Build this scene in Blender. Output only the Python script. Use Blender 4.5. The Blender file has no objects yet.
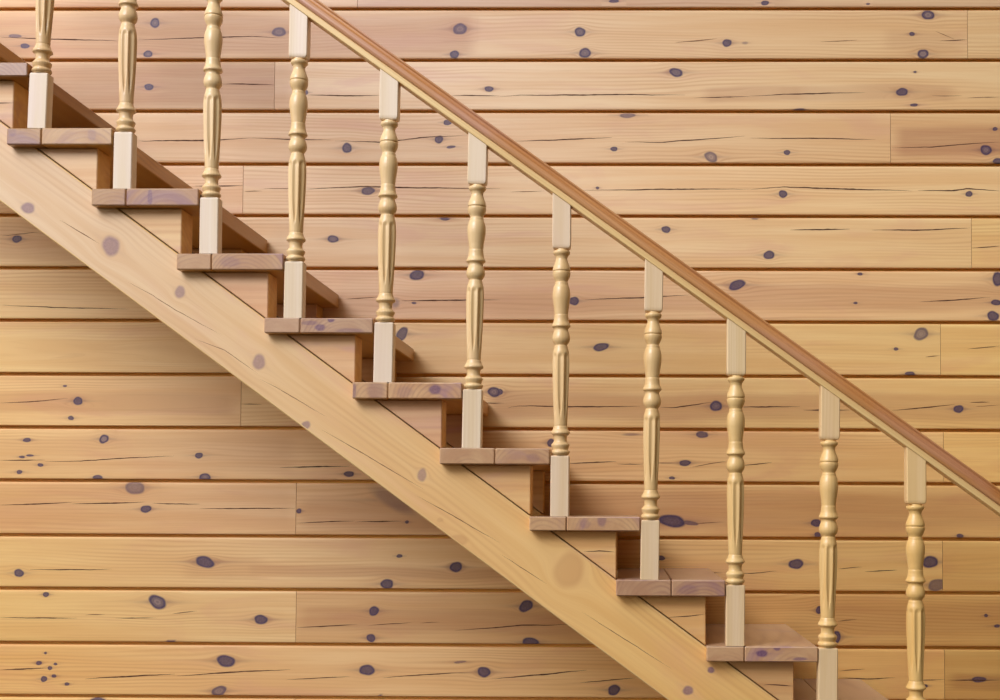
import bpy, math, random
import numpy as np

random.seed(7)
rng = np.random.default_rng(11)
scene = bpy.context.scene
COL = scene.collection

# ------------------------------------------------------------------ camera
FPX = 1274.0                       # focal length for a 1000 px wide frame
DIST = 3.6                         # camera to the tread ends (plane Y = 0)
YAW, PITCH, ROLL = math.radians(0.7), math.radians(2.4), math.radians(0.25)
VP = (625.0, 507.0)                # where lines running straight into the wall meet
CAM_Z = 1.14
CAM = np.array([0.0, -DIST, CAM_Z])
F0 = np.array([-math.sin(YAW), math.cos(YAW), 0.0])
R0 = np.array([math.cos(YAW), math.sin(YAW), 0.0])
U0 = np.array([0.0, 0.0, 1.0])
FW = math.cos(PITCH) * F0 + math.sin(PITCH) * U0
U1 = math.cos(PITCH) * U0 - math.sin(PITCH) * F0
UP = math.cos(ROLL) * U1 - math.sin(ROLL) * R0
RT = math.cos(ROLL) * R0 + math.sin(ROLL) * U1
CX = VP[0] - FPX * RT[1] / FW[1]
CY = VP[1] + FPX * UP[1] / FW[1]


def un(u, v, Y):
    """The point of the plane y = Y that the photograph shows at (u, v)."""
    d = FW + RT * ((u - CX) / FPX) - UP * ((v - CY) / FPX)
    t = (Y - CAM[1]) / d[1]
    return CAM + d * t


cam_data = bpy.data.cameras.new('camera')
cam = bpy.data.objects.new('camera', cam_data)
COL.objects.link(cam)
from mathutils import Matrix
M = Matrix(((RT[0], UP[0], -FW[0], CAM[0]),
            (RT[1], UP[1], -FW[1], CAM[1]),
            (RT[2], UP[2], -FW[2], CAM[2]),
            (0, 0, 0, 1)))
cam.matrix_world = M
cam_data.sensor_fit = 'HORIZONTAL'
cam_data.sensor_width = 36.0
cam_data.lens = FPX * 36.0 / 1000.0
cam_data.shift_x = (500.0 - CX) / 1000.0
cam_data.shift_y = (CY - 350.0) / 1000.0
cam_data.clip_start = 0.05
scene.camera = cam

# ------------------------------------------------------------------ depths
TREAD_D = 0.705          # length of a tread, from its end at Y = 0 towards the wall
OVER = 0.035             # treads reach this far over the stringer
WALL_Y = 0.712           # face of the wall boards


# ------------------------------------------------------------------ mesh builder
def sstep(a, b, x):
    t = np.clip((x - a) / (b - a), 0, 1)
    return t * t * (3 - 2 * t)


class MB:
    """Collects vertices, faces and the attributes the wood materials read."""

    def __init__(self):
        self.v, self.f, self.g, self.m, self.t, self.mi, self.sm = [], [], [], [], [], [], []
        self.n = 0

    def add(self, verts, faces, grain, mark=None, tone=(1, 1, 1), mat=0, smooth=False):
        verts = np.asarray(verts, float).reshape(-1, 3)
        k = len(verts)
        self.v.append(verts)
        self.g.append(np.asarray(grain, float).reshape(-1, 3))
        self.m.append(np.zeros((k, 3)) if mark is None else np.asarray(mark, float).reshape(-1, 3))
        tone = np.asarray(tone, float)
        self.t.append(np.tile(tone, (k, 1)) if tone.ndim == 1 else tone)
        for f in faces:
            self.f.append(tuple(int(i) + self.n for i in f))
            self.mi.append(mat)
            self.sm.append(smooth)
        self.n += k

    def grid(self, P, grain, mark=None, tone=(1, 1, 1), mat=0, smooth=False, flip=False):
        """P: (a, b, 3) array of points."""
        a, b = P.shape[:2]
        idx = np.arange(a * b).reshape(a, b)
        q = np.stack([idx[:-1, :-1], idx[1:, :-1], idx[1:, 1:], idx[:-1, 1:]], -1).reshape(-1, 4)
        if flip:
            q = q[:, ::-1]
        self.add(P.reshape(-1, 3), q, grain, mark, tone, mat, smooth)

    def build(self, name, mats, parent=None, origin=None, rot=None):
        V = np.concatenate(self.v)
        if origin is not None:
            V = V - np.asarray(origin)
        me = bpy.data.meshes.new(name)
        me.from_pydata(V.tolist(), [], self.f)
        for nm, arr in (('grain', self.g), ('mark', self.m), ('tone', self.t)):
            at = me.attributes.new(nm, 'FLOAT_VECTOR', 'POINT')
            at.data.foreach_set('vector', np.concatenate(arr).astype(np.float32).ravel())
        for m in mats:
            me.materials.append(m)
        me.polygons.foreach_set('material_index', self.mi)
        me.polygons.foreach_set('use_smooth', self.sm)
        me.update()
        o = bpy.data.objects.new(name, me)
        COL.objects.link(o)
        if origin is not None:
            o.location = tuple(origin)
        if parent is not None:
            o.parent = parent
            o.matrix_parent_inverse = Matrix.Identity(4)
            o.location = tuple(np.asarray(o.location) - np.asarray(parent_world(parent)))
        return o


def parent_world(p):
    w = np.array(p.location)
    while p.parent is not None:
        p = p.parent
        w = w + np.array(p.location)
    return w


def convex_prism(mb, prof, A, B, C, t0, t1, bev, grain_fn, tone=(1, 1, 1), mat=0):
    """A prism: outline prof [(a, b)] counter-clockwise in the axes A, B, run along C from t0 to t1;
    its edges are chamfered by bev."""
    prof = np.asarray(prof, float)
    n = len(prof)

    def inset(d):
        out = []
        for i in range(n):
            p0, p1, p2 = prof[i - 1], prof[i], prof[(i + 1) % n]
            e1 = (p1 - p0) / np.linalg.norm(p1 - p0)
            e2 = (p2 - p1) / np.linalg.norm(p2 - p1)
            n1 = np.array([-e1[1], e1[0]])
            n2 = np.array([-e2[1], e2[0]])
            bis = n1 + n2
            bis = bis / max(1e-6, (1 + n1 @ n2))
            out.append(p1 + bis * d)
        return np.array(out)

    def corners(pr, d):
        """each corner of the outline becomes two points (a vertical chamfer)."""
        out = []
        for i in range(n):
            p0, p1, p2 = pr[i - 1], pr[i], pr[(i + 1) % n]
            e1 = (p0 - p1) / np.linalg.norm(p0 - p1)
            e2 = (p2 - p1) / np.linalg.norm(p2 - p1)
            out += [p1 + e1 * d, p1 + e2 * d]
        return np.array(out)
    full = corners(prof, bev)
    small = corners(inset(bev), bev * 0.4)
    rings = [(small, t0), (full, t0 + bev), (full, t1 - bev), (small, t1)]
    V = []
    for pr, t in rings:
        for a, b in pr:
            V.append(A * a + B * b + C * t)
    V = np.array(V)
    k = 2 * n
    faces = []
    for r in range(3):
        for i in range(k):
            j = (i + 1) % k
            faces.append((r * k + i, r * k + j, (r + 1) * k + j, (r + 1) * k + i))
    faces.append(tuple(range(k))[::-1])
    faces.append(tuple(3 * k + i for i in range(k)))
    # orientation: make sure the faces look outwards
    c = V.mean(0)
    f0 = faces[0]
    nrm = np.cross(V[f0[1]] - V[f0[0]], V[f0[2]] - V[f0[1]])
    fc = V[list(faces[k])]
    nn = np.cross(fc[1] - fc[0], fc[2] - fc[1])
    if nn @ (fc.mean(0) - c) < 0:
        faces = [f[::-1] for f in faces]
    # split vertices per face so that flat faces stay flat
    VV, FF = [], []
    for f in faces:
        s = len(VV)
        VV += [V[i] for i in f]
        FF.append(tuple(range(s, s + len(f))))
    VV = np.array(VV)
    if callable(tone):
        NN = []
        for f in FF:
            p = VV[list(f)]
            nn = np.cross(p[1] - p[0], p[2] - p[1])
            NN += [nn / max(1e-12, np.linalg.norm(nn))] * len(f)
        tone = tone(np.array(NN))
    mb.add(VV, FF, grain_fn(VV), None, tone, mat)


EX, EY, EZ = np.eye(3)


# ------------------------------------------------------------------ marks in wood (knots, stains, warped grain)
class Knots:
    """Knots in a flat board face, in face coordinates (s along the grain, t across)."""

    def __init__(self):
        self.k = []

    def add(self, s, t, a, b, tilt=0.0, dark=1.0, core=0.0, soft=0.12, halo=1.0):
        self.k.append((s, t, a, b, tilt, dark, core, soft, halo, rng.uniform(0, 6.28, 3)))

    def near(self, s0, s1, t0, t1):
        return [k for k in self.k if s0 <= k[0] <= s1 and t0 - 0.004 < k[1] < t1 + 0.004]

    @staticmethod
    def evaluate(ks, s, t):
        dark = np.zeros_like(s)
        light = np.zeros_like(s)
        hal = np.zeros_like(s)
        dt = np.zeros_like(s)
        for (s0, t0, a, b, tilt, dk, core, soft, halo, ph) in ks:
            ds, dv = s - s0, t - t0
            c, n = math.cos(tilt), math.sin(tilt)
            x, y = ds * c + dv * n, -ds * n + dv * c
            ang = np.arctan2(y / b, x / a)
            q = np.hypot(x / a, y / b)
            qw = q / (1 + 0.05 * np.sin(2 * ang + ph[0]) + 0.035 * np.sin(3 * ang + ph[1]) + 0.02 * np.sin(5 * ang + ph[2]))
            ins = 1 - sstep(1 - soft, 1 + soft * 1.6, qw)
            rim = ins * (0.9 + 0.1 * sstep(0.55, 0.9, qw))
            dark = np.maximum(dark, dk * rim)
            if core > 0:
                light = np.maximum(light, core * (1 - sstep(0.35, 0.75, qw)) * (0.65 + 0.35 * np.sin(qw * 16 + ph[0])))
            qh = np.hypot(ds / (a * 2.6), dv / (b * 1.35))
            hal = np.maximum(hal, halo * dk * 0.55 * np.exp(-np.maximum(qh - 0.35, 0) * 3.0) * (1 - ins))
            tail = np.exp(-(dv / (b * 0.28)) ** 2) * np.exp(-np.abs(ds) / (a * 1.7)) * 0.75 * dk * halo
            dark = np.maximum(dark, tail * (1 - ins) * 0.75)
            qd = np.hypot(ds / (a * 1.5), dv / (b * 1.05))
            dt += -dv / np.maximum(qd, 1.0) ** 2 * np.exp(-np.maximum(qd - 1, 0) * 0.18)
        return dark, light, hal, dt


def ribbon(pts, w):
    """A tapering sliver along pts (n, 2): returns its left and right edges."""
    pts = np.asarray(pts, float)
    # resample with a little wander
    seg = np.linalg.norm(np.diff(pts, axis=0), axis=1)
    L = np.concatenate([[0], np.cumsum(seg)])
    m = max(6, int(L[-1] / 0.012))
    u = np.linspace(0, L[-1], m)
    x = np.interp(u, L, pts[:, 0])
    y = np.interp(u, L, pts[:, 1])
    wob = np.cumsum(rng.normal(0, 0.00035, m))
    wob -= np.linspace(wob[0], wob[-1], m)
    tx, ty = np.gradient(x), np.gradient(y)
    ln = np.hypot(tx, ty)
    nx, ny = -ty / ln, tx / ln
    x, y = x + nx * wob, y + ny * wob
    prof = np.minimum(1, np.minimum(u, L[-1] - u) / (0.4 * L[-1]) + 0.08)
    hw = 0.5 * w * prof * (0.75 + 0.5 * rng.random(m))
    return np.stack([x + nx * hw, y + ny * hw], 1), np.stack([x - nx * hw, y - ny * hw], 1)


# ------------------------------------------------------------------ materials
def lin(r, g, b):
    f = lambda c: (c / 255 / 12.92) if c <= 10 else ((c / 255 + 0.055) / 1.055) ** 2.4
    return (f(r), f(g), f(b), 1)


class NT:
    def __init__(self, mat):
        mat.use_nodes = True
        self.nt = mat.node_tree
        self.nt.nodes.clear()

    def n(self, t, **kw):
        nd = self.nt.nodes.new(t)
        for k, v in kw.items():
            setattr(nd, k, v)
        return nd

    def link(self, a, b):
        self.nt.links.new(a, b)

    def val(self, sock, v):
        if hasattr(v, 'is_linked') or hasattr(v, 'links'):
            self.link(v, sock)
        else:
            sock.default_value = v

    def math(self, op, a, b=None, c=None, clamp=False):
        nd = self.n('ShaderNodeMath', operation=op, use_clamp=clamp)
        self.val(nd.inputs[0], a)
        if b is not None:
            self.val(nd.inputs[1], b)
        if c is not None:
            self.val(nd.inputs[2], c)
        return nd.outputs[0]

    def vmul(self, a, b):
        nd = self.n('ShaderNodeVectorMath', operation='MULTIPLY')
        self.val(nd.inputs[0], a)
        self.val(nd.inputs[1], b)
        return nd.outputs[0]

    def noise(self, vec, scale=1.0, detail=2.0, rough=0.5, dist=0.0):
        nd = self.n('ShaderNodeTexNoise')
        self.link(vec, nd.inputs['Vector'])
        nd.inputs['Scale'].default_value = scale
        nd.inputs['Detail'].default_value = detail
        nd.inputs['Roughness'].default_value = rough
        nd.inputs['Distortion'].default_value = dist
        return nd.outputs['Fac']

    def ramp(self, fac, lo, hi, smooth=True):
        nd = self.n('ShaderNodeMapRange')
        if smooth:
            nd.interpolation_type = 'SMOOTHSTEP'
        self.link(fac, nd.inputs[0])
        nd.inputs[1].default_value = lo
        nd.inputs[2].default_value = hi
        return nd.outputs[0]

    def mix(self, fac, a, b, blend='MIX'):
        nd = self.n('ShaderNodeMix', data_type='RGBA', blend_type=blend)
        self.val(nd.inputs[0], fac)
        self.val(nd.inputs[6], a)
        self.val(nd.inputs[7], b)
        return nd.outputs[2]


def wood(name, light, mid, ring, stain, stain_amt=0.3, ring_freq=420.0, ring_amt=0.35, fine_amt=0.25,
         rough=0.5, knot=(54, 44, 78), halo=(160, 108, 84), band=(190, 140, 100), coat=0.0, spec=0.4, stain_lo=0.5, bump=0.25):
    mat = bpy.data.materials.new(name)
    t = NT(mat)
    out = t.n('ShaderNodeOutputMaterial')
    bs = t.n('ShaderNodeBsdfPrincipled')
    t.link(bs.outputs[0], out.inputs[0])
    ga = t.n('ShaderNodeAttribute', attribute_name='grain').outputs['Vector']
    ma = t.n('ShaderNodeSeparateXYZ')
    t.link(t.n('ShaderNodeAttribute', attribute_name='mark').outputs['Vector'], ma.inputs[0])
    tone = t.n('ShaderNodeAttribute', attribute_name='tone').outputs['Vector']
    sp = t.n('ShaderNodeSeparateXYZ')
    t.link(ga, sp.inputs[0])
    warp = t.noise(t.vmul(ga, (0.9, 7.0, 7.0)), 1.0, 2.0)
    broad = t.noise(t.vmul(ga, (1.3, 26.0, 26.0)), 1.0, 3.0)
    fine = t.noise(t.vmul(ga, (5.0, 420.0, 420.0)), 1.0, 3.0, 0.6)
    st = t.noise(t.vmul(ga, (2.2, 9.0, 9.0)), 1.0, 4.0, 0.55, 0.6)
    # growth rings: sheets across the board, bent by the slow noise
    rc = t.math('MULTIPLY_ADD', warp, 0.075, sp.outputs[1])
    rc = t.math('MULTIPLY_ADD', sp.outputs[2], 0.35, rc)
    rs = t.math('SINE', t.math('MULTIPLY', rc, ring_freq))
    rs = t.math('MULTIPLY_ADD', rs, 0.5, 0.5)
    rs = t.math('POWER', rs, 2.2)
    rmask = t.ramp(t.noise(t.vmul(ga, (0.8, 6.0, 6.0)), 1.7, 1.0), 0.35, 0.7)
    c = t.mix(t.ramp(broad, 0.3, 0.7), lin(*light), lin(*mid))
    c = t.mix(t.math('MULTIPLY', t.math('MULTIPLY', rs, rmask), ring_amt), c, lin(*ring))
    c = t.mix(t.math('MULTIPLY', t.ramp(st, stain_lo, stain_lo + 0.22), stain_amt), c, lin(*stain))
    c = t.mix(t.math('MULTIPLY', t.ramp(fine, 0.5, 0.8), fine_amt), c, lin(*ring))
    c = t.mix(t.math('MULTIPLY', t.math('MULTIPLY_ADD', fine, 0.8, 0.45), ma.outputs[2]), c, lin(*band))
    c = t.mix(1.0, c, tone, 'MULTIPLY')
    hal = t.math('MAXIMUM', t.math('MULTIPLY', ma.outputs[1], -1.0), 0.0)     # negative: halo round a knot
    lig = t.math('MAXIMUM', ma.outputs[1], 0.0)                                # positive: pale heart of a knot
    c = t.mix(t.math('MULTIPLY', hal, t.math('MULTIPLY_ADD', rs, 0.5, 0.55)), c, lin(*halo))
    kn = t.n('ShaderNodeMix', data_type='RGBA')
    kfine = t.noise(t.n('ShaderNodeTexCoord').outputs['Object'], 210.0, 3.0)
    kcol = t.mix(t.ramp(kfine, 0.35, 0.7), lin(*knot), lin(knot[0] + 22, knot[1] + 17, knot[2] + 16))
    kcol = t.mix(lig, kcol, lin(156, 132, 128))
    c = t.mix(t.math('MINIMUM', ma.outputs[0], 1.0), c, kcol)
    t.nt.nodes.remove(kn)
    t.link(c, bs.inputs['Base Color'])
    t.link(t.math('MULTIPLY_ADD', broad, 0.15, rough - 0.07), bs.inputs['Roughness'])
    bs.inputs['Specular IOR Level'].default_value = spec
    if coat:
        bs.inputs['Coat Weight'].default_value = coat
        bs.inputs['Coat Roughness'].default_value = 0.22
    bp = t.n('ShaderNodeBump')
    bp.inputs['Strength'].default_value = bump
    bp.inputs['Distance'].default_value = 0.0006
    t.link(t.math('MULTIPLY_ADD', rs, 0.4, fine), bp.inputs['Height'])
    t.link(bp.outputs[0], bs.inputs['Normal'])
    return mat


def plain(name, col, rough=0.9):
    mat = bpy.data.materials.new(name)
    t = NT(mat)
    out = t.n('ShaderNodeOutputMaterial')
    bs = t.n('ShaderNodeBsdfPrincipled')
    t.link(bs.outputs[0], out.inputs[0])
    tc = t.n('ShaderNodeTexCoord').outputs['Object']
    nz = t.noise(tc, 260.0, 3.0)
    t.link(t.mix(nz, lin(*[c * 0.8 for c in col]), lin(*col)), bs.inputs['Base Color'])
    bs.inputs['Roughness'].default_value = rough
    bs.inputs['Specular IOR Level'].default_value = 0.1
    return mat


M_WALL = wood('pine_cladding', (238, 203, 150), (229, 187, 132), (205, 154, 104), (221, 171, 134), 0.5, ring_freq=520, ring_amt=0.5, fine_amt=0.34)
M_BEAM = wood('pine_beam', (232, 196, 140), (224, 182, 124), (202, 152, 102), (222, 172, 138), 0.5, ring_freq=380, ring_amt=0.3,
              knot=(112, 82, 104), halo=(206, 160, 128), band=(176, 118, 82))
M_WEDGE = wood('pine_block', (228, 188, 132), (218, 170, 114), (190, 134, 88), (194, 144, 132), 0.55, ring_freq=260, ring_amt=0.3)
M_TREAD = wood('stained_tread', (204, 160, 112), (190, 142, 98), (152, 104, 80), (156, 116, 122), 0.75, ring_freq=520, ring_amt=0.4,
               rough=0.34, coat=0.2, stain_lo=0.52, knot=(100, 70, 100), halo=(150, 112, 124))
M_BAL = wood('pale_turned_pine', (230, 208, 162), (222, 194, 142), (198, 160, 106), (222, 196, 166), 0.3, ring_freq=700, ring_amt=0.2,
             rough=0.34, coat=0.25, fine_amt=0.12)
M_BLOCK = wood('pale_planed_pine', (234, 216, 190), (226, 204, 168), (206, 174, 132), (228, 204, 188), 0.4, ring_freq=700, ring_amt=0.22,
               rough=0.4, fine_amt=0.18)
M_RAIL = wood('stained_rail', (204, 146, 88), (190, 128, 72), (156, 98, 58), (196, 146, 122), 0.4, ring_freq=800, ring_amt=0.35,
              rough=0.3, coat=0.3)
M_STRIP = wood('pale_rail_strip', (226, 194, 134), (214, 176, 114), (186, 142, 86), (218, 186, 146), 0.3, ring_freq=800, ring_amt=0.3,
               rough=0.4)
M_CRACK = plain('crack_in_wood', (96, 66, 54))
M_FAINT = plain('fine_check_in_wood', (150, 106, 76))
M_GROUND = plain('trodden_ground', (84, 72, 54))

# ------------------------------------------------------------------ the wall
ZS = 4.312 / FPX      # metres per pixel on the wall


def wx(u, v=350):
    return un(u, v, WALL_Y)[0]


def wz(u, v):
    return un(u, v, WALL_Y)[2]


def wp(u, v):
    p = un(u, v, WALL_Y)
    return p[0], p[2]


GROOVES = [8.6, 60.0, 111.2, 164.2, 215.8, 268.7, 321.3, 375.4, 428.8, 482.2, 537.2, 590.8, 645.5, 698.7]
groove_z = [wz(500, g) for g in GROOVES]
p_up = groove_z[0] - groove_z[1]
p_dn = groove_z[-2] - groove_z[-1]
zs = list(groove_z)
for k in range(4):
    zs.insert(0, zs[0] + p_up)
while zs[-1] > -0.02:
    zs.append(zs[-1] - p_dn)
N_ABOVE = 4                      # boards above the first groove that the photograph shows
WX0, WX1 = wx(-420), wx(1420)
JOINTS = {-1: 353, 0: 967.5, 1: 274.5, 2: 890.5, 3: 243, 4: 971.5, 5: 240, 6: 940.5, 7: 241, 8: 943.5, 9: 296, 10: 942.5,
          11: 296, 12: 944.5, 13: 300, -2: 960, -3: 300, -4: 950, 14: 944}

KN = Knots()
KLIST = [
    # u, v, half width, half height, tilt (deg), darkness, pale heart
    (614, 1, 5, 2), (765, 3, 4, 2.5), (868, 4, 2, 1),
    (15, 36, 7, 1.8, 0, .8), (25, 46, 5, 2.5), (155, 23, 5, 5, 0, 1, .5), (148, 54, 5, 3.4, 0, 1, .4), (279, 32, 7, 5, 0, .9, .3),
    (460, 29, 7, 6, 15, .9, .4), (454.5, 54.5, 5, 4), (580, 32, 5.5, 5, 10, 1, .3), (585, 53, 6.3, 5, -5, 1, .4), (727, 43, 5, 3.8, 15),
    (745, 43, 2.5, 1.2, 0, .6), (928, 15, 6.4, 5, 0, 1, .7), (912, 34, 3, 2), (923, 54, 5.5, 5, 0, 1, .8),
    (149, 87, 5, 3.2), (305.5, 92.5, 3, 2.5), (489, 89, 4.5, 3), (676, 72.5, 7, 4.5, -20, 1, .3), (915, 72, 1.6, 1.2), (902, 92, 6, 4.2),
    (914, 105, 4, 1.6), (800, 109.5, 6, 1.2),
    (347, 148, 5.2, 5), (447.5, 122.5, 4, 3), (439, 139.5, 4.4, 4), (451, 147, 4.5, 1.5, 8), (627.5, 115.5, 8, 2.5, 0, .8), (614, 149, 3.5, 2.5),
    (711, 157, 7, 5, -20, .8, .9), (787, 152.5, 3.5, 2.5), (986, 150, 6, 5, 0, 1, .6), (997.5, 162, 5, 4), (995, 129, 2.5, 2),
    (368, 191, 7, 4, 0, .95), (597.5, 188, 1.6, 1.5), (783, 194, 4.5, 3.8), (969, 194, 3.5, 3),
    (17, 239, 5, 3.8), (333, 239, 6, 3.6, 0, 1, .3), (445, 218.5, 5, 2.2), (666, 229.5, 4.5, 3.6), (769, 255, 5.5, 4.5), (755, 218.5, 4, 1.2, 0, .8),
    (417, 275, 8, 5, 10), (414, 303, 2.4, 1.2), (395, 303, 4, 4, 0, .6), (574, 301, 5, 4.5), (737, 285, 8.4, 5, 18), (860, 274, 2.5, 1.6),
    (855.5, 303, 2, 1.3), (998, 279, 6, 7), (996, 302.5, 5, 3), (993, 316, 6, 5, 0, 1),
    (402, 334, 7.5, 5.2, 55, .95), (601, 347, 8, 4, 8), (921, 334, 8, 5.8, 28, .85, .6), (896, 349, 2.5, 1.6), (910, 374, 5, 2.6),
    (65, 386, 2, 1.2), (78, 401, 5, 4), (71, 418, 3, 2.2), (494, 392, 6.5, 5, 0, 1, .6), (716, 406, 6.5, 5, 0, 1, .4), (958.5, 409, 5, 4),
    (27, 440, 4, 2.2), (22, 457, 3, 1.3), (30, 455.5, 4, 1.1), (40.5, 465, 3, 1.8), (19.5, 472, 3, 2), (104, 439, 5, 4.3, 20, 1, .9),
    (199, 455.5, 4, 3), (97.5, 477.5, 5, 2.6), (205, 477, 6.2, 3.5, 0, 1, .5), (349, 474, 5, 3), (702, 434.5, 6, 3.6, 0, .95), (685, 463, 6, 3),
    (672, 478, 3, 1.6), (631, 434.5, 7, 1.1, 0, .6), (551, 443, 4, 4), (946, 430.5, 6, 2.2), (500, 392, 3, 3),
    (135, 487.5, 10, 6.8, -12, .75, .2), (146, 509, 5.5, 3.8, 12), (299, 511, 2.5, 2.6), (393, 500, 20, 6.5, -32, .5, 0), (407, 522, 2, 1.6),
    (672, 521, 14, 6, -6, 1, .1), (690, 523, 8, 2.2, -8, .8), (816, 523, 5, 4), (817.5, 535, 3, 3), (960, 536, 3.5, 2.2),
    (19, 573, 5, 4), (205, 562, 10, 5.5, -12), (399.5, 556, 3, 1.8), (387, 584, 6.5, 5, 12), (456, 567, 6.5, 5), (661, 558, 4, 2.4),
    (796, 564, 7.5, 5), (930, 562, 8, 6), (937, 585, 9, 6, 20, .8),
    (46, 594.5, 3, 2.6), (157.5, 602, 9.5, 6.4, -22, 1, .6), (171, 642, 5, 1.6), (261, 619.5, 7, 4.6), (374, 611, 5, 4.8, 20), (371, 638, 4.6, 4),
    (526, 606, 7.2, 5.6, 28), (530.5, 642, 8.2, 4.6), (819, 610, 3, 4), (836, 637, 5, 6), (986, 615.5, 2, 1.6), (997, 626, 3, 1.6),
    (45.5, 653, 1.6, 1.2), (39, 663, 3, 2.1), (55.5, 664, 2, 1.3), (50, 668, 2.5, 1.9), (44, 679, 3.2, 3), (54, 676, 2.6, 1.6), (67, 684, 2.6, 1.6),
    (226, 661, 9, 6.2, -10), (219, 691, 7.5, 5, 15, .9, .5), (367, 670, 7.6, 5.5), (484, 672, 6.4, 5.4), (460, 662, 6, 1.2, 5, .7),
    (380, 697, 3, 2), (614, 690, 6.5, 5, 18), (925, 686, 3, 1.6), (979, 679.5, 7, 3, 0, .95), (98, 701, 8, 3.5),
]
for k in KLIST:
    k = tuple(k) + (0, 1.0, 0.0)[len(k) - 4:]
    u, v, a, b, tl, dk, core = k
    s, z = wp(u, v)
    KN.add(s, z, a * ZS * 0.97, b * ZS * 0.96, math.radians(tl), dk * 0.96, core, 0.12 if dk > 0.6 else 0.5)
for u, v, a, b in ((25, 350, 40, 9), (205, 352, 70, 10), (150, 402, 60, 6), (835, 93, 60, 7)):
    s, z = wp(u, v)
    KN.add(s, z, a * ZS, b * ZS, 0, 0.0, 0.0, halo=0.0)
for i in range(40):     # a few more, on the lengths of board outside the photograph
    u = random.choice([random.uniform(-400, -20), random.uniform(1020, 1400)])
    s, z = wp(u, random.uniform(-150, 800))
    KN.add(s, z, random.uniform(3, 8) * ZS, random.uniform(2, 5) * ZS, 0, .95, random.choice([0, .5]))

BANDS = [  # reddish heartwood running along a board: u0, u1, v0, v1, strength
    (-30, 480, 12, 58, .6), (-30, 300, 62, 110, .5), (891, 1100, 126, 158, .75), (700, 960, 85, 102, .45), (484, 1100, 392, 421, .6), (720, 1100, 283, 311, .5),
    (560, 1100, 492, 530, .5), (240, 520, 566, 578, .5), (296, 640, 608, 634, .45), (820, 1100, 603, 634, .4), (945, 1100, 672, 690, .65),
    (-50, 241, 392, 415, .4), (-30, 300, 434, 476, .3), (-30, 300, 486, 530, .3), (297, 460, 500, 532, .4), (250, 560, 290, 318, .3), (440, 800, 295, 312, .35),
    (355, 800, -40, 5, .4), (-30, 150, 222, 262, .35), (880, 968, 30, 52, .3), (180, 270, 556, 580, .3),
]
BW = [(wx(a, (c + d) / 2), wx(b, (c + d) / 2), wz((a + b) / 2, d), wz((a + b) / 2, c), s) for a, b, c, d, s in BANDS]


def wall_marks(ks, S, Zc):
    dk, lg, ha, dt = Knots.evaluate(ks, S, Zc)
    bd = np.zeros_like(S)
    for x0, x1, z0, z1, s in BW:
        h = z1 - z0
        wob = 0.004 * np.sin(S * 5.1 + z0 * 40) + 0.003 * np.sin(S * 13 + z1 * 70)
        m = sstep(x0 - 0.01, x0 + 0.05, S) * (1 - sstep(x1 - 0.06, x1 + 0.01, S))
        m = m * sstep(z0 - 0.1 * h, z0 + 0.2 * h, Zc + wob) * (1 - sstep(z1 - 0.2 * h, z1 + 0.08 * h, Zc + wob))
        bd = np.maximum(bd, s * m)
    bd = np.maximum(bd, 0)
    return np.stack([dk, np.where(lg > 0.02, lg, -ha), bd], -1), dt


TONES = {-1: ((1.0, .97, .93), (.97, .93, .95)), 0: ((.97, .94, .86), (1.0, .98, .9)), 1: ((.87, .81, .74), (1.03, 1.02, 1.0)),  # tone of each board, with part of the light's drift put in
         2: ((1.0, .97, .92), (.98, .9, .84)), 3: ((1.03, 1.0, .96), (1.05, 1.03, 1.0)), 4: ((1.02, .99, .97), (1.02, 1.0, .88)),
         5: ((1, .96, .9), (1.01, .98, .96)), 6: ((.98, .95, .84), (1.0, .97, .84)), 7: ((.98, .95, .84), (1.0, .97, .9)),
         8: ((.98, .95, .9), (1.0, .96, .84)), 9: ((1.0, .96, .92), (.96, .9, .82)), 10: ((1.01, .98, .9), (.94, .88, .76)),
         11: ((1.02, .98, .9), (.90, .82, .72)), 12: ((1.02, .98, .88), (.90, .83, .71)), 13: ((1, .97, .85), (.95, .88, .74))}


def light_drift(x, z):
    # light's drift painted on: paler and bluer high left, honey low right
    a = 0.5 * sstep(wx(150), wx(1050), x) + 0.5 * sstep(wz(500, -60), wz(500, 720), z) + 0.5 * (1 - sstep(wx(-120), wx(460), x))
    a = np.minimum(a, 1)
    a = a.reshape(-1, 1)
    return np.array([0.93, 1.02, 1.5]) * (1 - a) + np.array([1.08, 1.0, 0.7]) * a


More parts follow.
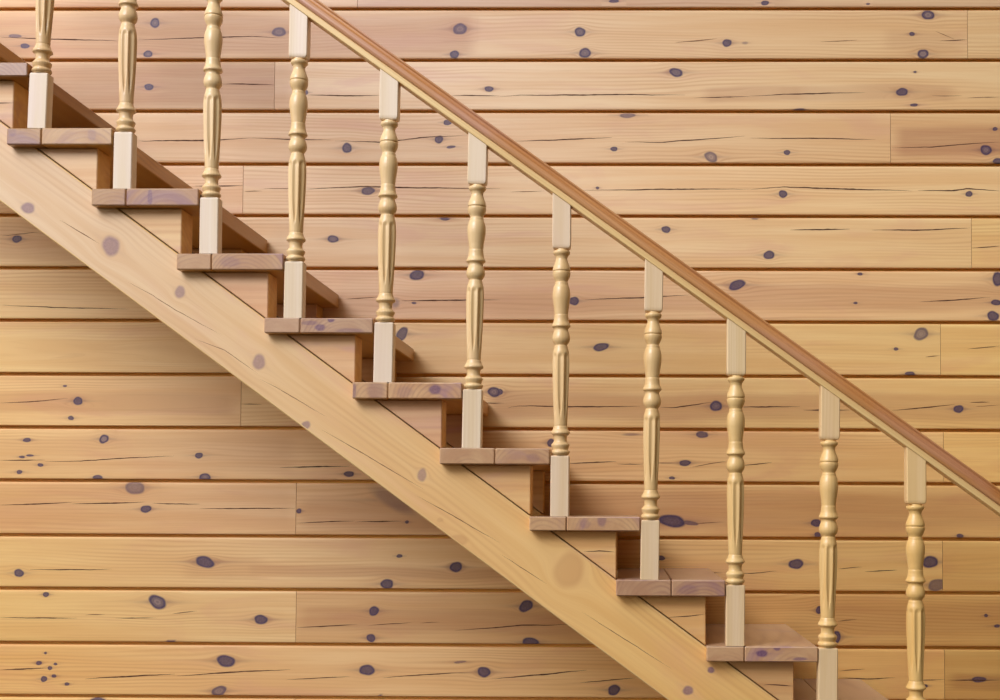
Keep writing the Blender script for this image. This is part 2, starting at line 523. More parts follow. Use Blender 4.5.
wall = MB()
GAP = 0.0056      # half of the open slot between two boards
for b in range(len(zs) - 1):
    row = b - N_ABOVE
    z1, z0 = zs[b] - GAP, zs[b + 1] + GAP
    jx = wx(JOINTS.get(row, 500), 350 if not 0 <= row < 13 else (GROOVES[row] + GROOVES[row + 1]) / 2)
    for si, (xa, xb) in enumerate(((WX0, jx - 0.0007), (jx + 0.0007, WX1))):
        seed = rng.uniform(0, 40)
        tn = TONES.get(row, ((1, .96, .9), (1, .96, .88)))[si]
        tn = np.array(tn) * (1 + rng.normal(0, 0.012, 3)) * (1.06 if 3 <= row <= 8 else 1.0)
        fin = 0.0065 if (0 <= row <= 13) else 0.02
        nx = max(2, int((xb - xa) / (0.010 if -1 <= row <= 13 else 0.06)))
        # cross-section from the slot below, over the rounded lower edge, the face, the upper edge, into the slot above
        r1, r2 = 0.0026, 0.0042
        zf = np.linspace(z0 + r1, z1 - r2, max(4, int((z1 - z0) / fin)))
        prof = [(z0, WALL_Y + 0.0095), (z0, WALL_Y + r1), (z0 + r1 * .3, WALL_Y + r1 * .3)] + [(z, WALL_Y) for z in zf] + \
               [(z1 - r2 * .35, WALL_Y + r2 * .3), (z1, WALL_Y + r2), (z1 + 0.0005, WALL_Y + 0.0095)]
        prof = np.array(prof)
        X = np.linspace(xa, xb, nx)
        XX, ZZ = np.meshgrid(X, prof[:, 0], indexing='ij')
        YY = np.broadcast_to(prof[:, 1], XX.shape)
        ks = KN.near(xa, xb, z0, z1)
        mk, dt = wall_marks(ks, XX, ZZ)
        gr = np.stack([XX + seed, ZZ + dt, YY * 1.0 + seed * 3.1], -1)
        P = np.stack([XX, YY, ZZ], -1)
        wall.grid(P, gr, mk.reshape(-1, 3), light_drift(XX, ZZ) * tn, 0, True)
        for xe in (xa, xb):      # ends at the butt joint
            q = np.array([[xe, WALL_Y, z0], [xe, WALL_Y, z1], [xe, WALL_Y + .022, z1], [xe, WALL_Y + .022, z0]])
            wall.add(q, [(0, 1, 2, 3)], q + seed, None, tn * 0.8)
        # finer pieces of face round each knot
        if row >= -1 and row <= 13:
            for i, k in enumerate(ks):
                s0, t0, a, bb = k[0], k[1], k[2], k[3]
                if not (xa < s0 < xb and z0 < t0 < z1):
                    continue
                ext = max(a, bb)
                sx0, sx1 = max(xa, s0 - 2.6 * ext), min(xb, s0 + 2.6 * ext)
                tz0, tz1 = max(z0 + r1, t0 - 1.9 * ext), min(z1 - r2, t0 + 1.9 * ext)
                st = 0.0012 if ext < 0.014 else 0.0017
                XX, ZZ = np.meshgrid(np.linspace(sx0, sx1, int((sx1 - sx0) / st) + 2), np.linspace(tz0, tz1, int((tz1 - tz0) / st) + 2), indexing='ij')
                yy = WALL_Y - 0.00025 - 0.00003 * (i % 7)
                mk, dt = wall_marks(ks, XX, ZZ)
                wall.grid(np.stack([XX, np.full_like(XX, yy), ZZ], -1), np.stack([XX + seed, ZZ + dt, np.full_like(XX, WALL_Y + seed * 3.1)], -1),
                          mk.reshape(-1, 3), light_drift(XX, ZZ) * tn, 0, True)

CRACKS = [
    [(0, 37), (60, 39), (118, 41)], [(137, 40), (200, 38), (250, 37), (285, 38)], [(675, 42.5), (717, 38.5)], [(940, 41), (967, 39.5)], [(935, 31), (955, 39.5)], [(820, 42), (858, 40)],
    [(452, 95.5), (500, 96)], [(500, 96.5), (520, 95), (600, 95), (685, 95)], [(694, 98), (750, 96.5)], [(750, 96), (782, 94.5), (865, 92.5)], [(932, 95.5), (962, 95.7)], [(967, 98), (1000, 97)], [(307, 95), (380, 95.5)], [(222, 84), (274, 84.5)],
    [(137, 141), (210, 140), (250, 138)], [(250, 138), (332, 140)], [(335, 141), (380, 142), (400, 140), (425, 137), (467, 135)], [(515, 141), (572, 139.5), (612, 137.5)], [(625, 142), (662, 142.5), (700, 139.5), (745, 136)], [(750, 138), (820, 138.5), (875, 139.5)], [(891, 148), (930, 147.5), (965, 144.5), (1000, 142)],
    [(195, 186), (243, 185.5)], [(244, 191.5), (262, 191)], [(264, 188.5), (300, 188.7)], [(300, 189.5), (360, 186.5), (430, 187.5), (500, 188.5)], [(510, 192), (545, 191)], [(580, 190.5), (650, 189.5), (750, 189)], [(750, 189.5), (782, 187), (817, 188), (912, 191)], [(918, 190.5), (952, 190.5), (968, 188.7), (1000, 191)],
    [(872, 230), (920, 229.7), (970, 228)], [(972, 248), (1000, 246)], [(790, 230), (850, 229)],
    [(345, 299), (380, 297)], [(398, 301), (450, 300.5), (500, 300)], [(585, 300), (620, 298), (660, 296.5), (690, 295)], [(920, 302), (945, 300.5), (990, 297.5)],
    [(967, 349), (1000, 346)], [(925, 357), (940, 355.5)], [(0, 236), (40, 232)], [(0, 305), (40, 307), (130, 309)],
    [(0, 403), (30, 402), (68, 398.5)], [(241, 404), (262, 404.5)], [(480, 403), (504, 403)], [(508, 408), (518, 406), (560, 406.3), (640, 406.5)], [(660, 407.5), (675, 407.5), (712, 402)], [(735, 407), (800, 406.5)], [(803, 410), (850, 410)], [(892, 410.5), (925, 407.5), (955, 404.5)], [(970, 402.5), (990, 402)], [(975, 406.5), (1000, 405)],
    [(0, 460.5), (45, 460)], [(45, 461.5), (82, 461), (142, 457.5), (175, 456)], [(280, 467.5), (350, 466)], [(566, 463.5), (616, 461.5)], [(617, 464), (643, 464)], [(655, 463), (675, 463)], [(690, 467.5), (727, 461)], [(740, 466), (772, 462.5)],
    [(0, 505), (72, 502.5)], [(72, 504), (145, 502)], [(152, 503), (200, 504)], [(200, 508.5), (250, 508.5), (295, 508.5)], [(297, 523), (355, 521)], [(355, 522), (402, 521)], [(690, 524), (725, 522)],
    [(30, 569.5), (112, 569)], [(738, 574), (777, 571)], [(700, 572.5), (722, 573)], [(838, 569), (862, 567)], [(865, 571.5), (897, 570)],
    [(0, 617.5), (45, 617.5), (77, 618)], [(85, 615), (105, 614.5)], [(115, 618), (157, 618)], [(172, 614), (197, 611)], [(297, 627.5), (357, 624.5)], [(368, 625.5), (412, 622.5)], [(420, 623), (440, 622)], [(455, 630.5), (500, 627.5), (522, 625), (570, 624.5)], [(838, 621), (857, 619.5)],
    [(0, 670), (47, 668)], [(85, 679), (130, 676.5), (175, 674)], [(177, 676), (207, 674), (250, 671), (290, 669.5)], [(287, 679.5), (350, 676.5)], [(382, 678), (450, 673), (472, 672.5)], [(492, 679), (540, 675), (587, 670)], [(580, 682.5), (635, 678)], [(838, 671), (865, 669)], [(838, 678), (870, 679), (895, 677.5)], [(910, 680.5), (945, 679.5)], [(948, 680), (1000, 680)],
]
for i, c in enumerate(CRACKS):
    strong = (c[-1][0] - c[0][0]) > 44
    w = ribbon([wp(u, v) for u, v in c], rng.uniform(0.0025, 0.004) if strong else rng.uniform(0.0018, 0.0028))
    n = len(w[0])
    y = WALL_Y - 0.0006 - 0.00002 * (i % 5)
    V = [(p[0], y, p[1]) for p in w[0]] + [(p[0], y, p[1]) for p in w[1]]
    F = [(j, j + 1, n + j + 1, n + j) for j in range(n - 1)]
    wall.add(V, F, V, None, (1, 1, 1), 1 if strong or i % 3 == 0 else 2)
# the sheathing behind the slots
q = [(WX0, WALL_Y + .022, zs[-1]), (WX1, WALL_Y + .022, zs[-1]), (WX1, WALL_Y + .022, zs[0]), (WX0, WALL_Y + .022, zs[0]),
     (WX0, WALL_Y + .14, zs[-1]), (WX1, WALL_Y + .14, zs[-1]), (WX1, WALL_Y + .14, zs[0]), (WX0, WALL_Y + .14, zs[0])]
wall.add(q, [(0, 1, 2, 3), (4, 7, 6, 5), (0, 4, 5, 1), (3, 2, 6, 7), (0, 3, 7, 4), (1, 5, 6, 2)], q, None, (1.6, 1.2, .5))
wo = wall.build('wall_back', [M_WALL, M_CRACK, M_FAINT])
wo['kind'] = 'structure'
wo['label'] = 'outer wall of knotty honey-coloured horizontal pine boards behind the stairs'

# ------------------------------------------------------------------ the ground at the foot
g = MB()
FZ = 0.0
X = np.linspace(WX0 - 0.6, WX1 + 0.6, 60)
Yv = np.linspace(-5.2, WALL_Y + 0.0095, 60)
XX, YY = np.meshgrid(X, Yv, indexing='ij')
P = np.stack([XX, YY, np.full_like(XX, FZ)], -1)
g.grid(P, P, None, (1, 1, 1), 0, False)
go = g.build('floor', [M_GROUND])
go['kind'] = 'structure'

# ------------------------------------------------------------------ staircase
#        left, right, top, bottom of each tread's end, and the joint between its two boards
TREADS = [(-252, -145, -67, -50.5, -200), (-166, -59, -2, 14, -120), (-79.5, 27.5, 62.5, 76, -30),
          (6.5, 112, 128, 144.5, 41.3), (91.3, 199.7, 188.5, 205.5, 126), (176.4, 284, 253.5, 269.7, 211.5), (264, 373, 318, 333, 300),
          (352, 462, 382.5, 398.7, 388), (439.5, 550.5, 448.3, 464.3, 495), (529.3, 641, 516.8, 531, 566.5), (616, 727.5, 580.3, 596.3, 671.5),
          (706.5, 819, 646.7, 662, 744.5), (795.5, 908, 712.5, 728.5, 838), (884.5, 997, 778.5, 794.5, 950), (973, 1086, 844.5, 860.5, 1012)]


def empty(name, loc, label, cat):
    o = bpy.data.objects.new(name, None)
    COL.objects.link(o)
    o.location = loc
    o.empty_display_size = 0.2
    o['label'] = label
    o['category'] = cat
    return o


def tread_world(tr):
    l, r, t, b, s = tr
    m = (l + r) / 2
    return (un(l, (t + b) / 2, 0)[0], un(r, (t + b) / 2, 0)[0], un(m, t, 0)[2], un(m, b, 0)[2], un(s, t, 0)[0])


TW = [tread_world(t) for t in TREADS]
RY = 0.004               # front of the baluster blocks
BW_D = 0.040             # depth of a block
# balusters: front-face centre and height at the foot, top of the lower block, bottom of the upper block, block width in pixels
BAL = [(-50, 63, 6, -42, -200, 19), (36.2, 127.5, 72.3, 47.5, -133, 19), (121.8, 188.5, 131.5, 127.5, -74, 18.8), (208.3, 253.5, 197, 211.8, -8, 18.8), (292.7, 318, 261, 297.7, 57, 18.9), (382.6, 382.5, 322, 388.2, 119, 19.2),
       (471.2, 448.3, 389, 476.7, 183.5, 19.2), (559.5, 516.5, 455.5, 561.4, 248, 18.6), (649.6, 580.5, 520, 653.5, 311, 18.6), (735.4, 647, 585, 736.6, 375, 18.8), (828.0, 712.5, 648, 830.3, 439.5, 19.2), (917.8, 778.5, 711.5, 916.8, 504, 19.4),
       (1017, 844.5, 776.5, 1017, 568, 19.2)]
# the nosing of each tread stops just short of the baluster on the step below
for j, (xb, yb, yl, xu, yu, wpx) in enumerate(BAL):
    pb, pu = un(xb, yb, RY), un(xu, yu, RY)
    x0, x1, zt, zb, xs = TW[j + 1]
    lean = (pu[0] - pb[0]) / (pu[2] - pb[2])
    edge = pb[0] - wpx * 0.5 / 354.0 + min(lean * (zb - pb[2]), lean * (zt - pb[2])) - 0.0022
    TW[j + 1] = (x0, min(x1, edge), zt, zb, xs)
foot_x = TW[-1][1]
stair = empty('staircase', (foot_x, 0.35, FZ), 'open-riser pine staircase rising leftward along the board wall', 'staircase')
TT = {2: (.66, .57, .52), 3: (.95, .88, .68), 4: (.87, .80, .68), 5: (.93, .89, .84), 6: (.96, .95, 1.02), 7: (1.14, 1.1, 1.0), 8: (1.04, 1.0, .95),
      9: (1.06, 1.03, .94), 10: (.92, .86, .88), 11: (1.02, .97, .92)}
TKN = {6: [(320, 327.5, 4.5, 3.2, .8), (331, 320, 3, 2.2, .9), (310, 323, 7, 2, .5), (350, 331, 12, 2.6, .45)], 7: [(435, 389.5, 5.2, 4.6, .85), (376, 391, 8, 9, .35), (354, 391, 2, 7, .6), (405, 392, 7, 5, .28)],
       4: [(150, 197, 2.2, 8, .6), (126, 196, 1.8, 6, .5)], 5: [(230, 262, 9, 5, .3)], 9: [(602, 520, 4, 6, .55), (585, 524, 5, 4, .3)], 11: [(762, 653.5, 5.5, 2.8, .95), (777, 648.5, 3, 2, .8), (800, 659, 6, 1.6, .7)],
       3: [(92, 135, 4, 6, .3), (12, 131, 4, 5, .35)], 10: [(688, 590, 9, 4, .3)], 8: [(533, 458, 6, 4, .3)]}
PALE_TINT = np.array([0.97, 1.06, 1.28])  # greyer tint of tops and ends; on tops it stands for sky sheen
for i, (x0, x1, zt, zb, xs) in enumerate(TW):
    mb = MB()
    for bi, (a, b) in enumerate(((x0, xs - 0.0008), (xs + 0.0008, x1))):
        seed = rng.uniform(0, 30)
        tn = np.array(TT.get(i, (1, .96, .96))) * (1 + rng.normal(0, 0.03)) * (1.0 if bi else 0.98)
        cxr, czr = (a + b) / 2 + rng.uniform(-.03, .03), zb - rng.uniform(0.02, 0.06)
        # the grain runs into the picture; its rings curve round a pith below the board
        def gf(V, seed=seed, cxr=cxr, czr=czr):
            d = np.hypot(V[:, 0] - cxr, V[:, 2] - czr)
            an = np.arctan2(V[:, 2] - czr, V[:, 0] - cxr)
            return np.stack([V[:, 1] + seed, d, an * 0.03 + seed], 1)
        dz = rng.uniform(-0.0006, 0.0006)

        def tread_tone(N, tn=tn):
            # sky sheen painted into tops, ends greyed; other faces amber as painted bounce light
            tint_mask = ((N[:, 2] > 0.5) | (N[:, 1] < -0.5))[:, None]
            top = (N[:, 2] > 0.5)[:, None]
            return np.where(tint_mask, tn * PALE_TINT * np.where(top, np.array([0.9, 1.0, 1.15]), 1.0), tn * np.array([1.0, 0.92, 0.36]))
        convex_prism(mb, [(a, zb), (b, zb), (b, zt + dz), (a, zt + dz)], EX, EZ, EY, 0.0, TREAD_D, 0.0028, gf, tread_tone)
        # fine end face that carries the end grain and its knots
        XX, ZZ = np.meshgrid(np.linspace(a + .003, b - .003, int((b - a) / 0.0017)), np.linspace(zb + .003, zt - .003, 26), indexing='ij')
        kn = Knots()
        for (u, v, ra, rb, dk) in TKN.get(i, []):
            p = un(u, v, 0)
            kn.add(p[0], p[2], ra / 354, rb / 354, 0, dk, 0.0, 0.3, 0.6)
        dk, lg, ha, dt = Knots.evaluate(kn.k, XX, ZZ)
        P = np.stack([XX, np.full_like(XX, -0.0002), ZZ], -1)
        mk = np.stack([dk, -ha, np.zeros_like(dk)], -1).reshape(-1, 3)
        mb.grid(P, gf(P.reshape(-1, 3)), mk, tn * PALE_TINT, 0, False)
    mb.build('tread', [M_TREAD], stair, origin=((x0 + x1) / 2, TREAD_D / 2, zb))

# stringers: top and bottom lines read off the front face
top_pts = [(33, 147), (706, 646)]
bot_pts = [(0, 200), (665, 699)]
YS = OVER
A1, A2 = un(*top_pts[0], YS), un(*top_pts[1], YS)
B1, B2 = un(*bot_pts[0], YS), un(*bot_pts[1], YS)
DIRS = (A2 - A1) / np.linalg.norm(A2 - A1)
DIRS = DIRS + (B2 - B1) / np.linalg.norm(B2 - B1)
DIRS[1] = 0
DIRS /= np.linalg.norm(DIRS)
NRM = np.array([-DIRS[2], 0, DIRS[0]])
if NRM[2] < 0:
    NRM = -NRM
h_top = ((A1 + A2) / 2) @ NRM
h_bot = ((B1 + B2) / 2) @ NRM


def at_x(x, h):
    """Point of the line with offset h along the slope, at world x."""
    s = (x - NRM[0] * h) / DIRS[0]
    return DIRS * s + NRM * h


def line_z(x, h):
    return at_x(x, h)[2]


X_UP = TW[0][0] - 0.12
# foot: cut level with the ground
s_foot_top = (FZ - NRM[2] * h_top) / DIRS[2]
s_foot_bot = (FZ - NRM[2] * h_bot) / DIRS[2]
s_up = (X_UP - NRM[0] * h_top) / DIRS[0]
WT = 0.098
SKN = [(28, 208, 6.5, 5, 0, .75), (111, 246, 8, 9.5, 0, .7), (180, 292, 4.5, 6, 0, .65), (259, 362, 6, 7, 0, .65), (306, 425, 4.2, 3.6, 0, .7), (422, 475, 4.2, 6, 0, .6),
       (569, 570, 13, 18, -22, .42), (688, 690.5, 5, 4, 0, .8), (711, 670, 3, 3, 0, .9), (458, 540, 9, 5, 0, .35), (-60, 160, 6, 6, 0, .6), (790, 760, 6, 5, 0, .7), (440, 520, 3, 2, 0, .3)]
SCR = [[(126, 281), (150, 294), (175, 310), (222, 335)], [(195, 339), (225, 350), (258, 374)], [(260, 379), (282, 390), (327, 417)], [(322, 430), (367, 455), (425, 490)], [(417, 496), (467, 524), (500, 543)],
       [(500, 554), (547, 584)], [(582, 612), (635, 645), (672, 669)], [(60, 220), (100, 244)]]


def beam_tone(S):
    # light's drift painted along the beam: paler upper end, amber foot
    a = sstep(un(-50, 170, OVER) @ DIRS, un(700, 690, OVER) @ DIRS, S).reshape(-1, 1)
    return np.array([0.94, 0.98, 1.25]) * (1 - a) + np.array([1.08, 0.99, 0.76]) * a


def stringer(ya, yb, detailed):
    mb = MB()
    seed = rng.uniform(0, 20)

    def gf(V):
        return np.stack([V @ DIRS + seed, V @ NRM, V[:, 1] + seed * 2.3], 1)
    prof = [(s_up, h_bot), (s_foot_bot, h_bot), (s_foot_top, h_top), (s_up, h_top)]
    convex_prism(mb, prof, DIRS, NRM, EY, ya, yb, 0.002, gf, (1, 1, .9))
    if detailed:
        kn = Knots()
        burl = Knots()
        for (u, v, a, b, tl, dk) in SKN:
            p = un(u, v, ya)
            (burl if dk < 0.5 else kn).add(p @ DIRS, p @ NRM, a / 351, b / 351, math.radians(tl) + math.radians(36), dk, 0.0, 0.22, 0.5)
        S, T = np.meshgrid(np.linspace(s_up + .01, min(s_foot_bot, s_foot_top) - .01, 1500), np.linspace(h_bot + .004, h_top - .004, 72), indexing='ij')
        dk, lg, ha, dt = Knots.evaluate(kn.k, S, T)
        P = S[..., None] * DIRS + T[..., None] * NRM + np.array([0, ya - 0.0003, 0])
        bk, _, bh, bt = Knots.evaluate(burl.k, S, T)
        gr = np.stack([S + seed, T + dt + bt, np.full_like(S, ya + seed * 2.3)], -1)
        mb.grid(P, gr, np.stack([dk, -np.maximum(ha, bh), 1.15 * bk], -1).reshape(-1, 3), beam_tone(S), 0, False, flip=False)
        for j, c in enumerate(SCR):
            pts = [un(u, v, ya) for u, v in c]
            l, r = ribbon([(p @ DIRS, p @ NRM) for p in pts], rng.uniform(0.0014, 0.0024))
            n = len(l)
            V = [DIRS * a + NRM * b + np.array([0, ya - 0.0006, 0]) for a, b in list(l) + list(r)]
            mb.add(V, [(k, k + 1, n + k + 1, n + k) for k in range(n - 1)], V, None, (1, 1, 1), 1)
    c = at_x((X_UP + foot_x) / 2, (h_top + h_bot) / 2) + np.array([0, (ya + yb) / 2, 0])
    return mb.build('stringer', [M_BEAM, M_FAINT], stair, origin=c)


YR0, YR1 = 0.612, 0.700
stringer(OVER, OVER + WT, True)
stringer(YR0, YR1, False)

# sawn triangular blocks that carry the treads on both stringers
CRK = {3: [(0.0, .34, 1, .4)], 10: None}
WCR = {10: [[(667, 617.5), (690, 616), (706, 614)]], 11: [[(763, 685), (770, 684.5), (794, 686)]], 9: [[(584, 551.5), (600, 550.5), (615, 552)]], 2: [[(-20, 104), (0, 103), (14, 103)]], 4: [], 7: []}
WTN = {3: (1.04, 1.0, .97), 4: (1.06, 1.04, .95), 5: (1.02, .92, .92), 6: (1.06, .98, .93), 7: (.98, .88, .88), 8: (1.06, 1.02, .92), 9: (1.1, 1.05, .88), 10: (1.06, 1.0, .84), 11: (.9, .82, .74)}
for i, (x0, x1, zt, zb, xs) in enumerate(TW):
    xr = TW[i + 1][0] if i + 1 < len(TW) else x0 + (TW[i][0] - TW[i - 1][0])
    ztop = zb
    # left corner: where the stringer's top meets the underside of the tread
    s = (ztop - NRM[2] * h_top) / DIRS[2]
    xl = (DIRS * s + NRM * h_top)[0]
    zr = max(line_z(xr, h_top), FZ)
    gapn = 0.0026
    for (ya, yb, nm) in ((OVER + 0.001, OVER + WT - 0.002, 'f'), (YR0, YR1, 'r')):
        mb = MB()
        seed = rng.uniform(0, 40)

        def gf(V, seed=seed):
            return np.stack([V[:, 0] + seed, V[:, 2], V[:, 1] + seed * 1.7], 1)
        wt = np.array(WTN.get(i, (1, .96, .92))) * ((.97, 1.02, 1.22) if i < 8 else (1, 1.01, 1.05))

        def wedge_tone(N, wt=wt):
            # outer face in its own tone; amber of bounced light painted on the rest
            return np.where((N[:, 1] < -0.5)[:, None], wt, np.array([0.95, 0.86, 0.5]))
        prof = [(xl + 0.006, ztop - 0.0006), (xr, zr + gapn + 0.001), (xr, ztop - 0.0006)]
        convex_prism(mb, prof, EX, EZ, EY, ya, yb, 0.0022, gf, wedge_tone)
        if nm == 'f':
            for c in WCR.get(i, []):
                l, r = ribbon([(un(u, v, ya)[0], un(u, v, ya)[2]) for u, v in c], 0.0024)
                n = len(l)
                V = [(a, ya - 0.0005, b) for a, b in list(l) + list(r)]
                mb.add(V, [(k, k + 1, n + k + 1, n + k) for k in range(n - 1)], V, None, (1, 1, 1), 1)
        mb.build('tread_support', [M_WEDGE, M_CRACK], stair, origin=((xl + 2 * xr) / 3, (ya + yb) / 2, (2 * ztop + zr) / 3))

# ------------------------------------------------------------------ railing
rail = empty('stair_railing', (foot_x, 0.03, TW[-1][2]), 'sloping pine handrail on pale turned balusters standing on the treads', 'railing')
# handrail lines on the plane of its front
Lb = (un(284.5, 0, 0), un(1000, 513, 0))
Ls = (un(294, 0, 0), un(1000, 506, 0))
Lt = (un(320, 0, 0), un(1000, 490, 0))
RD = sum((b - a) / np.linalg.norm(b - a) for a, b in (Lb, Ls, Lt))
RD[1] = 0
RD /= np.linalg.norm(RD)
RN = np.array([-RD[2], 0, RD[0]])
hb, hs, ht = [((a + b) / 2) @ RN for a, b in (Lb, Ls, Lt)]
r0 = (un(-250, -380, 0)) @ RD
r1 = (un(1120, 600, 0)) @ RD


def extrude(name, prof, mat, parent, seed, tone=(1, 1, 1)):
    """prof: closed outline [(y, h)], run along the slope of the rail."""
    prof = np.array(prof)
    n = len(prof)
    mb = MB()
    S = np.linspace(r0, r1, 40)
    pr = np.vstack([prof, prof[:1]])
    SS, _ = np.meshgrid(S, np.arange(n + 1), indexing='ij')
    P = SS[..., None] * RD + pr[None, :, 1, None] * RN + pr[None, :, 0, None] * EY
    if callable(tone):
        tone_v = tone(SS, np.broadcast_to(pr[:, 1], SS.shape), np.broadcast_to(pr[:, 0], SS.shape)).reshape(-1, 3)
        tone = (1, 1, 1)
    else:
        tone_v = tone
    gr = np.stack([SS + seed, np.broadcast_to(pr[:, 1], SS.shape), np.broadcast_to(pr[:, 0], SS.shape) + seed], -1)
    mb.grid(P, gr, None, tone_v, 0, False)
    for s in (r0, r1):
        V = s * RD + prof[:, 1:2] * RN + prof[:, 0:1] * EY
        mb.add(V, [tuple(range(n))], V, None, tone)
    mid = (r0 + r1) / 2 * RD + (hb + ht) / 2 * RN + 0.027 * EY
    o = mb.build(name, [mat], parent, origin=mid)
    return o


H = ht - hs
yc = RY + BW_D / 2
front = [(0.004, 0.0), (-0.003, .03), (-0.0065, .09), (-0.0085, .2), (-0.009, .32), (-0.0075, .44), (-0.004, .52), (-0.0005, .56), (0.0005, .60),
         (0.0012, .66), (0.001, .74), (-0.0005, .79), (-0.003, .815), (-0.0042, .86), (-0.003, .92), (0.001, .965), (0.007, .99), (0.013, 1.0)]
cap = [(y, hs + 0.001 + f * H) for y, f in front]
cap = cap + [(2 * yc - y, h) for y, h in cap[::-1]]


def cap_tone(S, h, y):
    # sky reflection painted on the cap: pinker than the cove, fading down the flight
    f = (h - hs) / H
    tint_mask = sstep(0.02, 0.08, f) * (1 - sstep(0.5, 0.56, f)) + sstep(0.80, 0.84, f)
    k = tint_mask * (1 - 0.95 * sstep(r0 + 1.1, r1 - 0.7, S))
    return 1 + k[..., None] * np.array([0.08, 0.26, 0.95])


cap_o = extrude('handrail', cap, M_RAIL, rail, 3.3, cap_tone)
e = 0.0015
strip = [(0.0, hb + e), (0.0, hs - e), (e, hs + 0.001), (2 * yc - e, hs + 0.001), (2 * yc, hs - e), (2 * yc, hb + e), (2 * yc - e, hb), (e, hb)]
extrude('rail_base_strip', strip, M_STRIP, cap_o, 8.1, (1.14, 1.17, 1.22))['label'] = 'paler flat strip under the handrail'

# turned outline: distance below the upper block (0..1 of the turned length) and radius in pixels of the photograph
PY0, PY1 = 57.5, 261.5
TURN = [(57.5, 6.3), (58.8, 6.4), (59.4, 8.3), (60.4, 8.8), (62.2, 8.6), (63.6, 7.4), (64.6, 6.5), (67, 5.9), (69, 6.3), (72, 7.4), (75, 8.6), (77.5, 9.2), (79.0, 9.3), (79.5, 8.7), (80.2, 8.7), (80.7, 9.3),
        (83, 9.2), (85.5, 8.5), (88, 7.2), (89.6, 6.5), (90.4, 6.4), (91.0, 6.9), (93, 7.1), (95.5, 8.2), (99, 9.0), (102.5, 9.3), (106, 9.2), (111, 8.5), (117, 7.6), (121.5, 7.15), (122.6, 7.0), (123.2, 7.3), (126.5, 7.5), (129.5, 8.0),
        (132, 9.1), (133.4, 9.7), (134.6, 9.6), (135.4, 8.3), (136.6, 7.3), (138.4, 7.3), (141, 8.4), (144, 9.2), (146.6, 9.4), (149, 8.8), (151, 7.5), (152.3, 6.5), (153.2, 6.4), (153.8, 6.9), (156, 7.3), (159, 8.2), (163, 8.8), (168, 9.15), (175, 9.2),
        (183, 9.05), (192, 8.75), (201, 8.35), (210, 7.9), (219, 7.45), (227, 7.1), (231.5, 7.0), (232.3, 6.8), (233, 7.2), (235.5, 7.9), (237.6, 9.2), (238.8, 9.8), (240, 9.7), (241, 8.2), (242.2, 7.0), (245, 6.6), (247.6, 6.8), (249.4, 8.2),
        (250.4, 9.3), (251.5, 9.4), (253.5, 8.7), (255.2, 7.9), (255.9, 8.0), (256.6, 9.2), (257.8, 9.75), (259, 9.6), (260.2, 8.6), (260.8, 7.4), (261.5, 7.3)]
TURN = np.array(TURN)


def shaft_mesh(mb, L, k, seed, base, tone):
    """Turned shaft standing on base (0, 0, base) of length L, radius scale k (m per pixel)."""
    # more rings where the flutes run
    ys = []
    for a, b in zip(TURN[:-1, 0], TURN[1:, 0]):
        n = 2 if b - a < 2 else int((b - a) / 1.0) + 1
        ys += list(np.linspace(a, b, n, endpoint=False))
    ys.append(TURN[-1, 0])
    ys = np.array(ys)
    r = np.interp(ys, TURN[:, 0], TURN[:, 1]) * k
    nseg = 80
    th = np.linspace(0, 2 * math.pi, nseg + 1)
    Y2, TH = np.meshgrid(ys, th, indexing='ij')
    R2 = np.repeat(r[:, None], nseg + 1, 1)
    # eight flutes, round at the top and drawn to a point below
    env = sstep(160, 165, Y2) * (1 - sstep(214, 226, Y2))
    wid = 0.5 * sstep(157, 163, Y2) * (1 - 0.62 * sstep(195, 226, Y2))
    ph = (TH * 8 / (2 * math.pi) + 0.5) % 1.0 - 0.5
    groove = np.clip(1 - (ph / np.maximum(wid * 0.86, 0.02)) ** 2, 0, 1)
    R2 = R2 - groove * env * 0.0046
    Z = base + L * (PY1 - Y2) / (PY1 - PY0)
    P = np.stack([R2 * np.sin(TH), -R2 * np.cos(TH), Z], -1)
    gr = np.stack([Z + seed, P[..., 0], P[..., 1] + seed * 2], -1)
    mb.grid(P, gr, None, tone, 0, True)


def block(mb, w, d, z0, ztop, seed, tone, shoulder_top, shoulder_bottom):
    """Square block; ztop(x) lets the head follow the slope of the rail; shoulders are rounded towards the turning."""
    c = 0.0022
    out = np.array([(-w / 2 + c, -d / 2), (w / 2 - c, -d / 2), (w / 2, -d / 2 + c), (w / 2, d / 2 - c), (w / 2 - c, d / 2), (-w / 2 + c, d / 2), (-w / 2, d / 2 - c), (-w / 2, -d / 2 + c)])
    rings = []
    sh = 0.0115 if shoulder_bottom else 0.0075
    if shoulder_bottom:
        rings += [(0.80, z0), (0.92, z0 + sh * .22), (0.98, z0 + sh * .6), (1.0, z0 + sh)]
    else:
        rings += [(1.0, z0)]
    zt = np.array([ztop(x) for x in out[:, 0]])
    V = [np.column_stack([out * s, np.full(8, z)]) for s, z in rings]
    if shoulder_top:
        z1 = zt[0]
        for s, z in [(1.0, z1 - sh * .7), (0.985, z1 - sh * .4), (0.93, z1 - sh * .12), (0.82, z1)]:
            V.append(np.column_stack([out * s, np.full(8, z)]))
    else:
        V.append(np.column_stack([out, zt]))
    n = len(V)
    V = np.vstack(V)
    F = []
    for r in range(n - 1):
        for i in range(8):
            j = (i + 1) % 8
            F.append((r * 8 + i, r * 8 + j, (r + 1) * 8 + j, (r + 1) * 8 + i))
    F.append(tuple(range(8))[::-1])
    F.append(tuple((n - 1) * 8 + i for i in range(8)))
    VV, FF = [], []
    for f in F:
        s = len(VV)
        VV += [V[i] for i in f]
        FF.append(tuple(range(s, s + len(f))))
    VV = np.array(VV)
    gr = np.stack([VV[:, 2] + seed, VV[:, 0] + seed * .3, VV[:, 1] + seed], 1)
    mb.add(VV, FF, gr, None, tone)


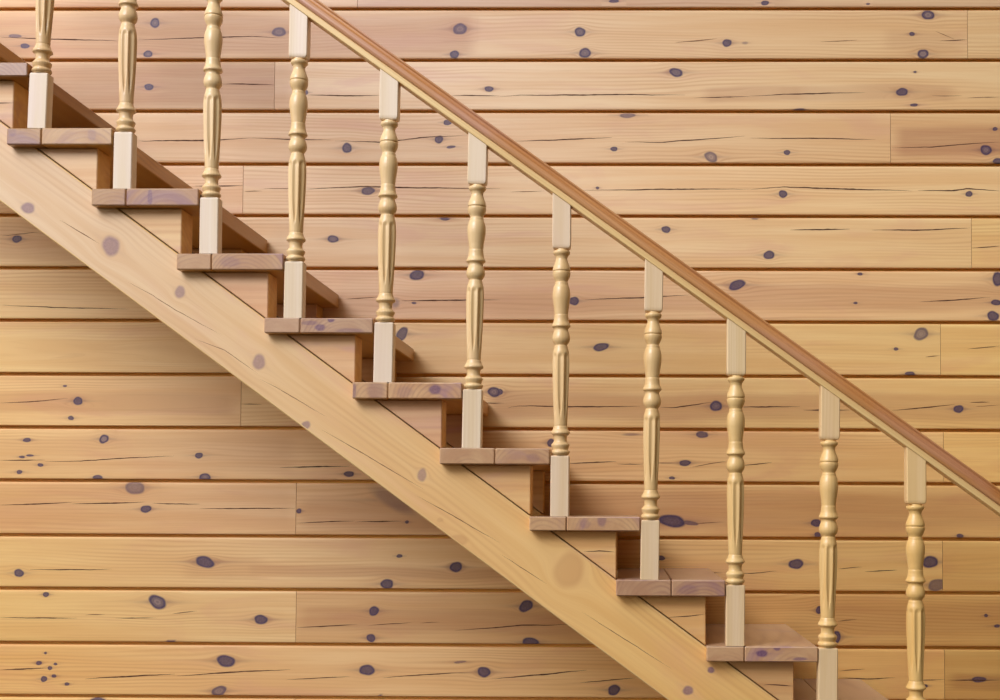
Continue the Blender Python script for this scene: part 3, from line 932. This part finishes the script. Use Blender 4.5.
LIGHT_TINT = lambda i: np.array([1.0, 1.03, 1.16]) * (1 - i / 12) + np.array([1.04, .95, .78]) * i / 12  # painted light drift: paler on the upper balusters, golden on the lower
BTN = {0: (.93, .91, .86), 1: (.95, .93, .89), 2: (.97, .96, .93), 9: (.98, .95, .86), 10: (1.0, .94, .82), 11: (1.0, .92, .74), 8: (.97, .93, .88), 7: (.97, .93, .9)}
for i, (xb, yb, yl, xu, yu, wpx) in enumerate(BAL):
    pb, pu = un(xb, yb, RY), un(xu, yu, RY)
    zl, zu = un(xb, yl, RY)[2], pu[2]
    tr = TW[i + 2]
    tilt = (pu[0] - pb[0]) / (pu[2] - pb[2])
    z_base = tr[2] + 0.0007 + abs(tilt) * wpx * 0.5 / 354.0
    k = (1 / 354.0) * wpx / 19.0
    w = wpx / 354.0
    seed = rng.uniform(0, 30)
    tn = np.array(BTN.get(i, (1, 1, 1))) * LIGHT_TINT(i)
    org = np.array([pb[0], RY + BW_D / 2, z_base])
    ang = math.atan(tilt)
    ca, sa = math.cos(ang), math.sin(ang)

    def tilted(mb):
        """lean the finished piece about the foot of the baluster."""
        for q in range(len(mb.v)):
            v = mb.v[q]
            mb.v[q] = np.column_stack([v[:, 0] * ca + v[:, 2] * sa, v[:, 1], -v[:, 0] * sa + v[:, 2] * ca]) + org

    Lz = zu - zl
    mb = MB()
    shaft_mesh(mb, Lz, k, seed, zl - z_base, tn * (np.array([1.0, .87, .72]) * (1 - i / 12) + i / 12))
    tilted(mb)
    bo = mb.build('baluster', [M_BAL], rail, origin=org)
    mb = MB()
    block(mb, w, BW_D, 0.0, lambda x: zl - z_base, seed, (np.array(BTN.get(i, (1, 1, 1.0))) if i < 9 else np.array((.97, .92, .84))) * LIGHT_TINT(i), True, False)
    tilted(mb)
    mb.build('lower_block', [M_BLOCK], bo, origin=org)
    # head of the upper block meets the underside of the rail
    def head(x, org=org):
        X = org[0] + x * ca + (zu - z_base + 0.1) * sa
        s = (X - RN[0] * hb) / RD[0]
        return (RD * s + RN * hb)[2] - z_base - 0.0004 + x * sa
    mb = MB()
    block(mb, w, BW_D, zu - z_base, head, seed + 3, tn, False, True)
    tilted(mb)
    mb.build('upper_block', [M_BLOCK], bo, origin=org)

# ------------------------------------------------------------------ light: a bright overcast sky
world = bpy.data.worlds.new('sky')
scene.world = world
t = NT(world)
out = t.n('ShaderNodeOutputWorld')
bg = t.n('ShaderNodeBackground')
t.link(bg.outputs[0], out.inputs[0])
tc = t.n('ShaderNodeTexCoord')
sp = t.n('ShaderNodeSeparateXYZ')
t.link(tc.outputs['Generated'], sp.inputs[0])
# bright overhead and to the left; dark towards the horizon and the right-hand side
lift = t.math('MULTIPLY_ADD', sp.outputs[2], 0.48, t.math('MULTIPLY_ADD', sp.outputs[0], -0.95, 0.06))
skyc = t.mix(t.ramp(lift, 0.0, 0.8), (0.05, 0.036, 0.016, 1), (1.0, 0.96, 0.90, 1))
t.link(t.mix(t.ramp(sp.outputs[2], -0.06, 0.06), (0.05, 0.04, 0.02, 1), skyc), bg.inputs['Color'])
bg.inputs['Strength'].default_value = 1.75

from mathutils import Vector
# added fill lamp, high left behind the viewer, for brightness falling off rightward
glow = bpy.data.lights.new('fill_lamp', 'AREA')
glow.shape = 'DISK'
glow.size = 3.2
glow.energy = 300
glow.color = (0.95, 0.98, 1.12)
so = bpy.data.objects.new('fill_lamp', glow)
COL.objects.link(so)
so.location = (-3.5, -4.3, 5.3)
so.rotation_euler = (Vector((-0.3, 0.0, 1.5)) - Vector(so.location)).to_track_quat('-Z', 'Y').to_euler()

vs = scene.view_settings
vs.view_transform = 'Standard'
vs.look = 'None'
vs.gamma = 1.0
vs.use_curve_mapping = False
vs.exposure = 0.0
